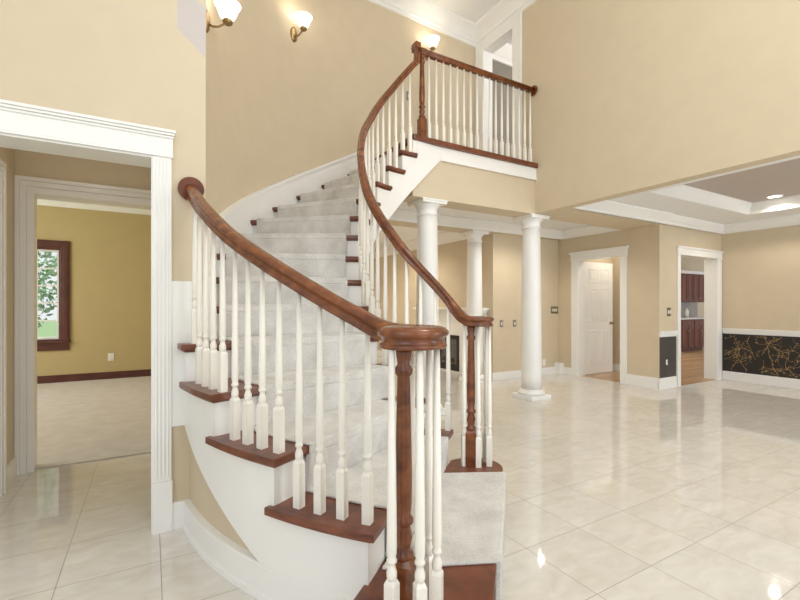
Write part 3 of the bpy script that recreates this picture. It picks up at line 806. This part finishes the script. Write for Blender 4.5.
# wall with the six-panel door (normal -x at X = 6.65)
mb = MB(); mb.box(XD, XD + 0.16, 3.65, 4.25, 0, 2.6); mb.box(XD, XD + 0.16, 5.06, 5.62, 0, 2.6); mb.box(XD, XD + 0.16, 4.25, 5.06, 2.08, 2.6)
struct('wall_door_side', mb, M['wall'])
mb = MB()
mb.box(XD - 0.02, XD + 0.001, 4.155, 4.265, 0, 2.09); mb.box(XD - 0.02, XD + 0.001, 5.045, 5.20, 0, 2.09)
mb.box(XD - 0.024, XD + 0.001, 4.145, 5.21, 2.07, 2.175); mb.box(XD - 0.04, XD + 0.001, 4.125, 5.23, 2.175, 2.21); mb.box(XD - 0.032, XD + 0.001, 4.14, 5.215, 2.06, 2.075)
mb.box(XD - 0.01, XD + 0.17, 4.25, 4.266, 0, 2.075); mb.box(XD - 0.01, XD + 0.17, 5.044, 5.06, 0, 2.075); mb.box(XD - 0.01, XD + 0.17, 4.25, 5.06, 2.065, 2.08)
struct('trim_12', mb, M['white'], bevel=0.003)
# open six-panel door, swung 90 degrees into the passage
dx0, dx1, dy = 6.775, 7.58, 5.075
mb = MB(); mb.box(dx0, dx1, dy, dy + 0.036, 0.012, 2.05)
stw = 0.11
cols = ((dx0 + stw, dx0 + 0.385), (dx0 + 0.445, dx1 - stw))
rows = ((0.20, 0.80), (0.97, 1.57), (1.68, 1.93))
dr = struct('door_1', mb, M['white'], origin=(dx0, dy, 0))
for (xa, xb) in cols:
    for (za, zb) in rows:
        mb = MB()
        b = [(xa, dy - .001, za), (xb, dy - .001, za), (xb, dy - .001, zb), (xa, dy - .001, zb)]
        for (s0, y0_, s1, y1_) in ((0, -0.007, 0.014, -0.007),):
            mb.box(xa, xb, dy - 0.007, dy + .001, za, za + .016); mb.box(xa, xb, dy - 0.007, dy + .001, zb - .016, zb)
            mb.box(xa, xa + .016, dy - 0.007, dy + .001, za, zb); mb.box(xb - .016, xb, dy - 0.007, dy + .001, za, zb)
            mb.box(xa + .05, xb - .05, dy - 0.006, dy + .001, za + .05, zb - .05)
        mb.build('door_panel', M['white'], dr, bevel=0.004)
mb = MB(); mb.lathe([(0.027, 0), (0.027, -0.006), (0.011, -0.010), (0.011, -0.03), (0.025, -0.036), (0.028, -0.05), (0.02, -0.062)], (dx1 - 0.065, dy, 0.93), 16, axis='y'); mb.build('door_knob', M['brass'], dr)
for zz in (0.25, 1.05, 1.82):
    mb = MB(); mb.lathe([(0.007, zz - .05), (0.007, zz + .05)], (dx0 - 0.004, dy - 0.006, 0), 8); mb.build('hinge', M['steel'], dr)
mb = MB(); mb.box(7.75, 7.87, 4.5, 5.6, 0, 2.6); struct('wall_passage_back', mb, M['wall'])
mb = MB(); mb.box(6.74, 7.87, 5.20, 5.32, 0, 2.6); struct('wall_passage_side', mb, M['wall'])
mb = MB(); mb.box(7.735, 7.751, 4.5, 5.2, 0.006, 0.13); struct('baseboard_passage', mb, M['white'])
mb = MB(); mb.box(XD + 0.16, 16, 3.84, 9.0, 2.72, 2.8); struct('ceiling_kitchen', mb, M['ceil'])
mb = MB(); mb.box(XD - 0.016, XD + 0.001, 3.66, 4.155, 0, 0.15); mb.box(XD - 0.011, XD + 0.001, 3.66, 4.155, 0.15, 0.17); struct('baseboard_pillar', mb, M['white'])

plate('switch_plate', '-y', (5.165, YBK, 0.95), 0.075, 0.12, M['steel'], 'brushed metal switch plate on the back wall, left of the near right column', 'switch', 'switch')
plate('switch_plate', '-y', (5.47, YBK, 0.95), 0.075, 0.12, M['steel'], 'brushed metal switch plate close to the left edge of the right column', 'switch', 'switch')
plate('switch_plate', '-y', (6.475, YBK, 1.175), 0.19, 0.13, M['steel'], 'wide multi-gang metal switch plate left of the six-panel door casing', 'switch', 'switch')
plate('outlet', '-y', (6.20, YBK, 0.22), 0.08, 0.12, M['plate'], 'white outlet near the floor right of the round column', 'outlet')
q = bk0.lerp(bk1, (2.93 - bk0.x) / (bk1.x - bk0.x))

# ------------------------------------------------------------------ dining room
YK = 3.65; XR = 8.45
mb = MB(); mb.box(XD + 0.158, 7.12, YK, YK + 0.17, 0, 2.62); mb.box(8.30, XR, YK, YK + 0.17, 0, 2.62); mb.box(7.12, 8.30, YK, YK + 0.17, 2.06, 2.62); struct('wall_dining_back', mb, M['wall'])
mb = MB(); mb.box(XR, XR + 0.15, -3.5, YK + 0.2, 0, 2.62); struct('wall_dining_right', mb, M['wall'])
mb = MB()
mb.box(7.05, 7.135, YK - 0.022, YK + 0.001, 0, 2.075); mb.box(8.29, 8.42, YK - 0.022, YK + 0.001, 0, 2.075)
mb.box(7.045, 8.43, YK - 0.026, YK + 0.001, 2.055, 2.15); mb.box(7.03, 8.449, YK - 0.042, YK + 0.001, 2.15, 2.18); mb.box(7.04, 8.44, YK - 0.034, YK + 0.001, 2.045, 2.06)
mb.box(7.11, 7.13, YK - 0.01, YK + 0.19, 0, 2.06); mb.box(8.285, 8.305, YK - 0.01, YK + 0.19, 0, 2.06); mb.box(7.11, 8.305, YK - 0.01, YK + 0.19, 2.045, 2.062)
struct('trim_13', mb, M['white'], bevel=0.003)
# wainscot
def rib(mb, pts, w, plane, mi=1):
    """thin printed ribbon on the wallpaper; plane maps (u, z) to a point"""
    for (u0, z0), (u1, z1) in zip(pts, pts[1:]):
        dx, dz = u1 - u0, z1 - z0; L_ = math.hypot(dx, dz) or 1; nx, nz = -dz / L_ * w / 2, dx / L_ * w / 2
        mb.add([plane(u0 - nx, z0 - nz), plane(u1 - nx, z1 - nz), plane(u1 + nx, z1 + nz), plane(u0 + nx, z0 + nz)], [(0, 1, 2, 3)], mi)
def branches(mb, u0, u1, z0, z1, plane, seeds, rnd):
    def grow(u, z, ang, w, L_, depth):
        pts = [(u, z)]; step = 0.022
        for i in range(int(L_ / step)):
            ang += rnd.uniform(-0.38, 0.38); u += math.cos(ang) * step; z += math.sin(ang) * step
            if not (u0 + .01 < u < u1 - .01 and z0 + .01 < z < z1 - .01): break
            pts.append((u, z))
            if depth < 3 and rnd.random() < 0.13: grow(u, z, ang + rnd.choice((-1, 1)) * rnd.uniform(0.5, 1.2), w * 0.66, L_ * 0.5, depth + 1)
            if rnd.random() < 0.20:
                s = rnd.uniform(.006, .011); a2 = rnd.uniform(0, 6.28); cu, cz = u + math.cos(a2) * .014, z + math.sin(a2) * .014
                mb.add([plane(cu + s * math.cos(q_), cz + s * math.sin(q_) * .8) for q_ in (0, 1.05, 2.1, 3.14, 4.2, 5.25)], [tuple(range(6))], 1)
        if len(pts) > 1: rib(mb, pts, w, plane)
    for (u, z, ang) in seeds: grow(u, z, ang, rnd.uniform(.0035, .006), 0.42, 0)
rnd = random.Random(11)
mb = MB(); mb.box(XR - 0.006, XR + 0.001, -3.5, 3.628, 0.14, 0.80)
seeds = []
uu = 3.50
while uu > -0.3:
    seeds.append((uu, 0.17, rnd.uniform(0.9, 2.3))); seeds.append((uu - 0.1, rnd.uniform(.3, .6), rnd.uniform(0, 6.28))); seeds.append((uu - .05, 0.77, -rnd.uniform(0.9, 2.3))); uu -= 0.21
branches(mb, -0.5, 3.62, 0.15, 0.79, lambda u, z: (XR - 0.0068, u, z), seeds, rnd)
struct('wall_dining_wainscot', mb, [M['paper'], M['gold']])
mb = MB(); mb.box(XD + 0.001, 7.03, YK - 0.006, YK + 0.001, 0.16, 0.80)
branches(mb, XD + .01, 7.02, 0.17, 0.79, lambda u, z: (u, YK - 0.0068, z), [(6.7, .2, 1.4)], rnd)
struct('wall_pillar_wainscot', mb, [M['paper2'], M['paper']])
mb = MB()
for (d_, z0_, z1_) in ((0.016, 0.785, 0.815), (0.03, 0.815, 0.85), (0.04, 0.85, 0.872)):
    mb.box(XR - d_, XR + 0.001, -3.5, 3.62, z0_, z1_); mb.box(XD - 0.004, 7.03, YK - d_, YK + 0.001, z0_, z1_)
struct('trim_14', mb, M['white'], bevel=0.003)
mb = MB(); mb.box(XR - 0.016, XR + 0.001, -3.5, 3.63, 0, 0.13); mb.box(XR - 0.011, XR + 0.001, -3.5, 3.63, 0.13, 0.15); mb.box(XD - 0.016, 7.03, YK - 0.016, YK + 0.001, 0, 0.15); mb.box(XD - 0.011, 7.03, YK - 0.011, YK + 0.001, 0.15, 0.17)
struct('baseboard_dining', mb, M['white'], bevel=0.003)
# ceiling with a tray
tx0, tx1, ty0, ty1, zt0, zt1 = 5.20, 7.80, -2.2, 3.0, 2.62, 2.79
mb = MB(); mb.box(XW + 0.15, tx0, -3.5, YK + 0.01, zt0, zt1 + 0.06); mb.box(tx1, XR, -3.5, YK + .01, zt0, zt1 + 0.06); mb.box(tx0, tx1, ty1, YK + .01, zt0, zt1 + 0.06); mb.box(tx0, tx1, -3.5, ty0, zt0, zt1 + 0.06)
struct('ceiling_dining', mb, M['ceil'])
mb = MB(); mb.box(tx0 - .05, tx1 + .05, ty0 - .05, ty1 + .05, zt1, zt1 + 0.06); struct('ceiling_dining_tray', mb, M['taupe'])
mb = MB(); CT = [(0, 0), (0.05, 0), (0.05, -0.02), (0.02, -0.09), (0.012, -0.165), (0, -0.165)]
crown(mb, [(tx0, ty1, zt1), (tx1, ty1, zt1)], CT); crown(mb, [(tx1, ty1, zt1), (tx1, ty0, zt1)], CT); crown(mb, [(tx0, ty0, zt1), (tx0, ty1, zt1)], CT)
struct('trim_15', mb, M['white'])
mb = MB(); crown(mb, [(XW + .15, YK - 0.03, zt0), (XR, YK - 0.03, zt0), (XR, -3.5, zt0)], CS); crown(mb, [(XW + .1, 3.62, zt0), (6.7, 3.62, zt0)], CS); struct('trim_16', mb, M['white'])
plate('switch_plate', '-y', (6.83, YK, 1.16), 0.10, 0.13, M['steel'], 'bronze switch plate above the chair rail beside the kitchen doorway', 'switch', 'switch')
plate('outlet', '-y', (6.76, YK - 0.006, 0.40), 0.035, 0.07, M['plate'], 'small white outlet on the dark wallpaper of the narrow pillar', 'outlet')

# recessed lights
def can(x, y, z, label, power):
    r = empty('ceiling_light', (x, y, z), label, 'ceiling light', 'recessed ceiling lights')
    mb = MB(); mb.lathe([(0.095, z), (0.095, z - 0.006), (0.078, z - 0.010), (0.078, z - 0.002)], (x, y, 0), 24, cap=False); mb.build('trim_ring', M['white'], r)
    mb = MB(); mb.lathe([(0.078, z - 0.001), (0.078, z - 0.004)], (x, y, 0), 24); mb.build('lens', M['lens'], r)
    l = bpy.data.lights.new('can_light', 'SPOT'); l.energy = power; l.color = (1.0, 0.93, 0.82); l.spot_size = 2.6; l.spot_blend = 0.6; l.shadow_soft_size = 0.035
    lo = bpy.data.objects.new('bulb', l); COL.objects.link(lo); lo.parent = r; lo.location = (0, 0, -0.03)
can(7.58, 2.62, zt1, 'round recessed light in the taupe tray ceiling of the dining room', 32)
can(5.12, 4.62, 2.62, 'round recessed light in the corridor ceiling beside the right column', 50)
can(4.1, 7.6, 2.66, 'round recessed light in the white living room ceiling beyond the columns', 60)

# ------------------------------------------------------------------ kitchen glimpse
def cabinet(x, label, upper):
    w = 0.62; y = 6.25
    z0, z1 = (1.36, 2.16) if upper else (0.006, 0.88); dep = 0.34 if upper else 0.60; yf = 6.85 - dep
    root = empty('upper_cabinet' if upper else 'base_cabinet', (x + w / 2, 6.85, z0), label, 'cabinet', 'cherry kitchen cabinets')
    mb = MB(); mb.box(x, x + w, yf, 6.861, z0 + (0 if upper else 0.1), z1)
    if not upper: mb.box(x, x + w, yf + 0.07, 6.85, z0, z0 + 0.1)
    mb.build('body', M['cabinet'], root)
    zs = [(z0 + .02, z1 - .02)] if upper else [(0.12, 0.68)]
    for s in (0, 1):
        xa, xb = x + .015 + s * w / 2, x + w / 2 - .01 + s * w / 2
        for za, zb in zs:
            mb = MB(); mb.box(xa, xb, yf - .02, yf, za, zb)
            mb.box(xa, xb, yf - .03, yf - .02, za, za + .06); mb.box(xa, xb, yf - .03, yf - .02, zb - .06, zb); mb.box(xa, xa + .06, yf - .03, yf - .02, za, zb); mb.box(xb - .06, xb, yf - .03, yf - .02, za, zb)
            d_ = mb.build('cabinet_door', M['cabinet'], root, bevel=0.003)
            mb = MB(); mb.lathe([(.013, 0), (.013, -.02)], (xb - .03 if s == 0 else xa + .03, yf - .03, za + .1 if upper else zb - .1), 10, axis='y'); mb.build('knob', M['brass'], d_)
    if not upper:
        mb = MB(); mb.box(x + .015, x + w - .015, yf - .025, yf, 0.71, 0.86); d_ = mb.build('drawer', M['cabinet'], root, bevel=0.003)
        mb = MB(); mb.lathe([(.013, 0), (.013, -.02)], (x + w / 2, yf - .025, .785), 10, axis='y'); mb.build('knob', M['brass'], d_)
for i, where in enumerate(('left', 'right')):
    cabinet(12.80 + i * 0.63, 'cherry wood wall cabinet over the kitchen counter, the %s one seen through the doorway' % where, True)
    cabinet(12.30 + i * 0.63, 'cherry wood base cabinet under the pale kitchen counter, the %s one seen through the doorway' % where, False)
mb = MB(); mb.box(12.28, 14.2, 6.22, 6.85, 0.885, 0.925); o = mb.build('countertop', M['stone'], None, (12.85, 6.85, 0.885), bevel=0.005); tag(o, 'pale stone countertop on the cherry base cabinets in the kitchen', 'countertop')
mb = MB(); mb.box(11.2, 15.5, 6.8625, 7.0, 0, 2.75); struct('wall_kitchen', mb, M['wall'])
mb = MB(); mb.box(11.9, 14.4, 6.853, 6.861, 0.927, 1.40); struct('wall_kitchen_backsplash', mb, M['tile'])
mb = MB(); mb.box(12.78, 14.1, 6.44, 6.85, 2.16, 2.24); struct('trim_17', mb, M['white'])
for i, (x, r, h, mt) in enumerate(((12.95, 0.05, 0.2, 'steel'), (13.3, 0.04, 0.26, 'plate'))):
    mb = MB(); mb.lathe([(r * .9, .925), (r, .94), (r, .925 + h * .7), (r * .5, .925 + h * .85), (r * .5, .925 + h)], (x, 6.6, 0), 14)
    o = mb.build('canister', M[mt], None, (x, 6.6, .925)); tag(o, ('short grey canister', 'taller pale canister')[i] + ' on the kitchen counter', 'canister')

# ------------------------------------------------------------------ wall sconces
def sconce(pos, n, label):
    """pos: point on the wall, n: unit normal into the room"""
    root = empty('wall_sconce', pos, label, 'wall sconce', 'bronze wall sconces')
    pos = Vector(pos); n = Vector(n).normalized(); s = Vector((0, 0, 1)).cross(n).normalized(); U = Vector((0, 0, 1))
    def P(a, b, c): return pos + n * a + s * b + U * c
    mb = MB(); nn = 24
    ring = lambda d, f: [P(d, 0.052 * f * math.cos(2 * PI * i / nn), 0.085 * f * math.sin(2 * PI * i / nn)) for i in range(nn)]
    vs = ring(0, 1) + ring(0.010, 1) + ring(0.022, 0.72) + ring(0.028, 0.3)
    fs = [(k * nn + i, k * nn + (i + 1) % nn, (k + 1) * nn + (i + 1) % nn, (k + 1) * nn + i) for k in range(3) for i in range(nn)] + [tuple(3 * nn + i for i in range(nn))]
    mb.add(vs, fs, 0, True); mb.build('backplate', M['brass'], root)
    mb = MB(); pts = [P(0.02, 0, -0.02), P(0.05, 0, -0.035), P(0.09, 0, -0.03), P(0.125, 0, -0.005), P(0.148, 0, 0.0), P(0.155, 0, 0.012)]
    mb.tube(pts, 0.0085, 10); mb.build('arm', M['brass'], root)
    c = P(0.155, 0, -0.05)
    mb = MB(); mb.lathe([(0.012, c.z + .04), (0.034, c.z + .052), (0.04, c.z + .07), (0.03, c.z + .082)], (c.x, c.y, 0), 20); mb.build('cup', M['brass'], root)
    mb = MB(); mb.lathe([(0.03, c.z + .075), (0.05, c.z + .095), (0.066, c.z + .125), (0.076, c.z + .16), (0.098, c.z + .195), (0.094, c.z + .197), (0.071, c.z + .16), (0.06, c.z + .126), (0.044, c.z + .098), (0.02, c.z + .082)], (c.x, c.y, 0), 28, cap=False); mb.build('glass_shade', M['shade'], root)
    l = bpy.data.lights.new('sconce_light', 'POINT'); l.energy = 2.0; l.color = (1.0, 0.88, 0.70); l.shadow_soft_size = 0.04
    lo = bpy.data.objects.new('bulb', l); COL.objects.link(lo); lo.parent = root; lo.location = P(0.155, 0, 0.165) - pos
    return root
def drum_n(a): return Vector((CX, CY, 0)) - T(a, 1.0)
sconce(T(17, RW, 3.42), drum_n(17), 'leftmost bronze wall sconce with glowing glass shade, high above the handrail rosette')
sconce(T(61.5, RW, 4.34), drum_n(61.5), 'bronze wall sconce with glowing glass bell shade, middle of the curved stair wall')
q = bk0.lerp(bk1, (3.43 - bk0.x) / (bk1.x - bk0.x))
sconce((q.x, q.y, 4.86), (d.y, -d.x, 0), 'bronze wall sconce with glowing glass bell shade above the balcony corner post')
q = bk0.lerp(bk1, (3.12 - bk0.x) / (bk1.x - bk0.x))
plate('switch_plate', '-y', (q.x, q.y - 0.006, 4.18), 0.075, 0.12, M['steel'], 'small metal switch plate on the upstairs wall beside the balcony corner post', 'switch', 'switch')

# ------------------------------------------------------------------ outdoors behind the window
mb = MB(); mb.box(-30, 20, 12.2, 60, -0.5, -0.4); mb.box(-30, -4.4, -5, 12.2, -0.5, -0.4); mb.box(-4.4, 0.4, 9.1, 12.2, -0.5, -0.4); o = struct('ground', mb, M['grass'])
def tree(x, y, h, rad, n, mat, label, seed):
    rd = random.Random(seed); root = empty('tree', (x, y, -0.4), label, 'tree', 'trees outside the window')
    mb = MB(); mb.tube([(x, y, -0.4), (x + .05, y, h * .4), (x, y + .05, h * .8)], 0.11, 8); mb.build('trunk', M['bark'], root)
    mb = MB()
    for i in range(n):
        th_ = rd.uniform(0, 2 * PI); ph = math.acos(rd.uniform(-1, 1)); r_ = rad * rd.uniform(.35, 1) ** .6
        c = Vector((x + r_ * math.sin(ph) * math.cos(th_), y + r_ * math.sin(ph) * math.sin(th_), h * .52 + r_ * math.cos(ph) * h * .46 / rad))
        a = Vector((rd.uniform(-1, 1), rd.uniform(-1, 1), rd.uniform(-1, 1))).normalized(); b = a.cross(Vector((rd.uniform(-1, 1), rd.uniform(-1, 1), rd.uniform(-1, 1)))).normalized(); s = rd.uniform(.05, .11)
        mb.add([c - a * s, c + b * s * .5, c + a * s, c - b * s * .5], [(0, 1, 2, 3)])
    mb.build('foliage', mat, root)
tree(-3.0, 14.5, 5.5, 1.2, 2600, M['leaf2'], 'leafy green tree outside the carpeted room window, behind the left panes', 1)
tree(-1.2, 18.6, 7.0, 1.5, 2600, M['leaf'], 'bluish green tree outside the carpeted room window, behind the right panes', 2)
tree(-5.6, 21.5, 8.0, 2.2, 2600, M['leaf2'], 'taller green tree standing farther off outside the carpeted room window', 3)

# ------------------------------------------------------------------ light
w = bpy.data.worlds.new('daylight'); SC.world = w; w.use_nodes = True
nt = w.node_tree; bg = nt.nodes['Background']
bg.inputs['Color'].default_value = (0.93, 0.96, 1.0, 1); bg.inputs['Strength'].default_value = 1.0
def area(name, loc, direction, sx, sy, energy, col=(1, 1, 1)):
    l = bpy.data.lights.new(name, 'AREA'); l.shape = 'RECTANGLE'; l.size = sx; l.size_y = sy; l.energy = energy; l.color = col
    o = bpy.data.objects.new(name, l); COL.objects.link(o); o.location = loc
    o.rotation_euler = Vector(direction).to_track_quat('-Z', 'Y').to_euler(); return o
area('entry_daylight_fill', (1.6, -2.4, 3.0), (1.0, 0.9, -0.02), 3.5, 3.5, 75, (0.90, 0.95, 1.0))  # added area lamp standing in for daylight from behind the camera
area('foyer_side_fill', (-2.8, -1.6, 3.2), (1, 0.30, -0.05), 3.0, 3.0, 55, (0.98, 0.98, 1.0))  # unseen area lamp added to light the tall wall and stair drum
area('dining_fill', (6.6, -3.3, 1.5), (0, 1, 0.05), 3.0, 2.0, 110, (0.92, 0.96, 1.0))  # unseen area lamp added to brighten the dining room
pl = bpy.data.lights.new('vestibule_fill', 'POINT'); pl.energy = 2.8; pl.color = (1.0, 0.95, 0.88); pl.shadow_soft_size = 0.1; po = bpy.data.objects.new('vestibule_fill', pl); COL.objects.link(po); po.location = (-0.45, 3.3, 2.5)  # added fill out of sight behind the lintel, lifts the inner casing
sun = bpy.data.lights.new('sun', 'SUN'); sun.energy = 14.0; sun.angle = 0.03; so = bpy.data.objects.new('sun', sun); COL.objects.link(so)
so.rotation_euler = Vector((0.1, -0.30, -0.95)).to_track_quat('-Z', 'Y').to_euler()
area('carpeted_room_daylight', (-3.9, 6.6, 1.7), (1, 0, -0.15), 2.2, 1.6, 78, (1.0, 0.98, 0.94))
area('living_room_fill', (1.6, 8.6, 2.6), (0, 0, -1), 2.0, 2.0, 75, (1.0, 0.95, 0.88))  # added fill facing down from the ceiling, brightens the living room walls
area('kitchen_fill', (9.9, 6.5, 2.65), (0.5, -0.1, -1), 0.8, 0.8, 70, (1.0, 0.93, 0.82))  # added kitchen fill, set off the line of sight through the doorway
area('passage_fill', (7.3, 4.6, 2.55), (0, 0, -1), 0.3, 0.3, 9, (1.0, 0.93, 0.82))  # unseen fill added over the passage behind the door
pl = bpy.data.lights.new('upper_hall_fill', 'POINT'); pl.energy = 40; pl.shadow_soft_size = 0.1; po = bpy.data.objects.new('upper_hall_fill', pl); COL.objects.link(po); po.location = (6.3, 4.0, 5.1)  # unseen point fill added to brighten the upper hall ceiling
pl = bpy.data.lights.new('foyer_fill', 'POINT'); pl.energy = 105; pl.color = (1.0, 0.98, 0.95); pl.shadow_soft_size = 0.35; po = bpy.data.objects.new('foyer_fill', pl); COL.objects.link(po); po.location = (1.9, 0.5, 4.5)  # added point fill above the frame for drum, right wall and stairs

# ------------------------------------------------------------------ camera
cam = bpy.data.cameras.new('camera'); co = bpy.data.objects.new('camera', cam); COL.objects.link(co)
co.location = (0, 0, EYE); co.rotation_euler = (PI / 2, 0, math.radians(-30))
cam.sensor_width = 36; cam.sensor_fit = 'HORIZONTAL'; cam.lens = 432 * 36 / 800; cam.shift_y = 6 / 800
cam.clip_start = 0.02; cam.clip_end = 200
SC.camera = co
SC.view_settings.view_transform = 'Standard'; SC.view_settings.look = 'None'
SC.view_settings.exposure = -0.1; SC.view_settings.gamma = 1.0; SC.view_settings.use_curve_mapping = False
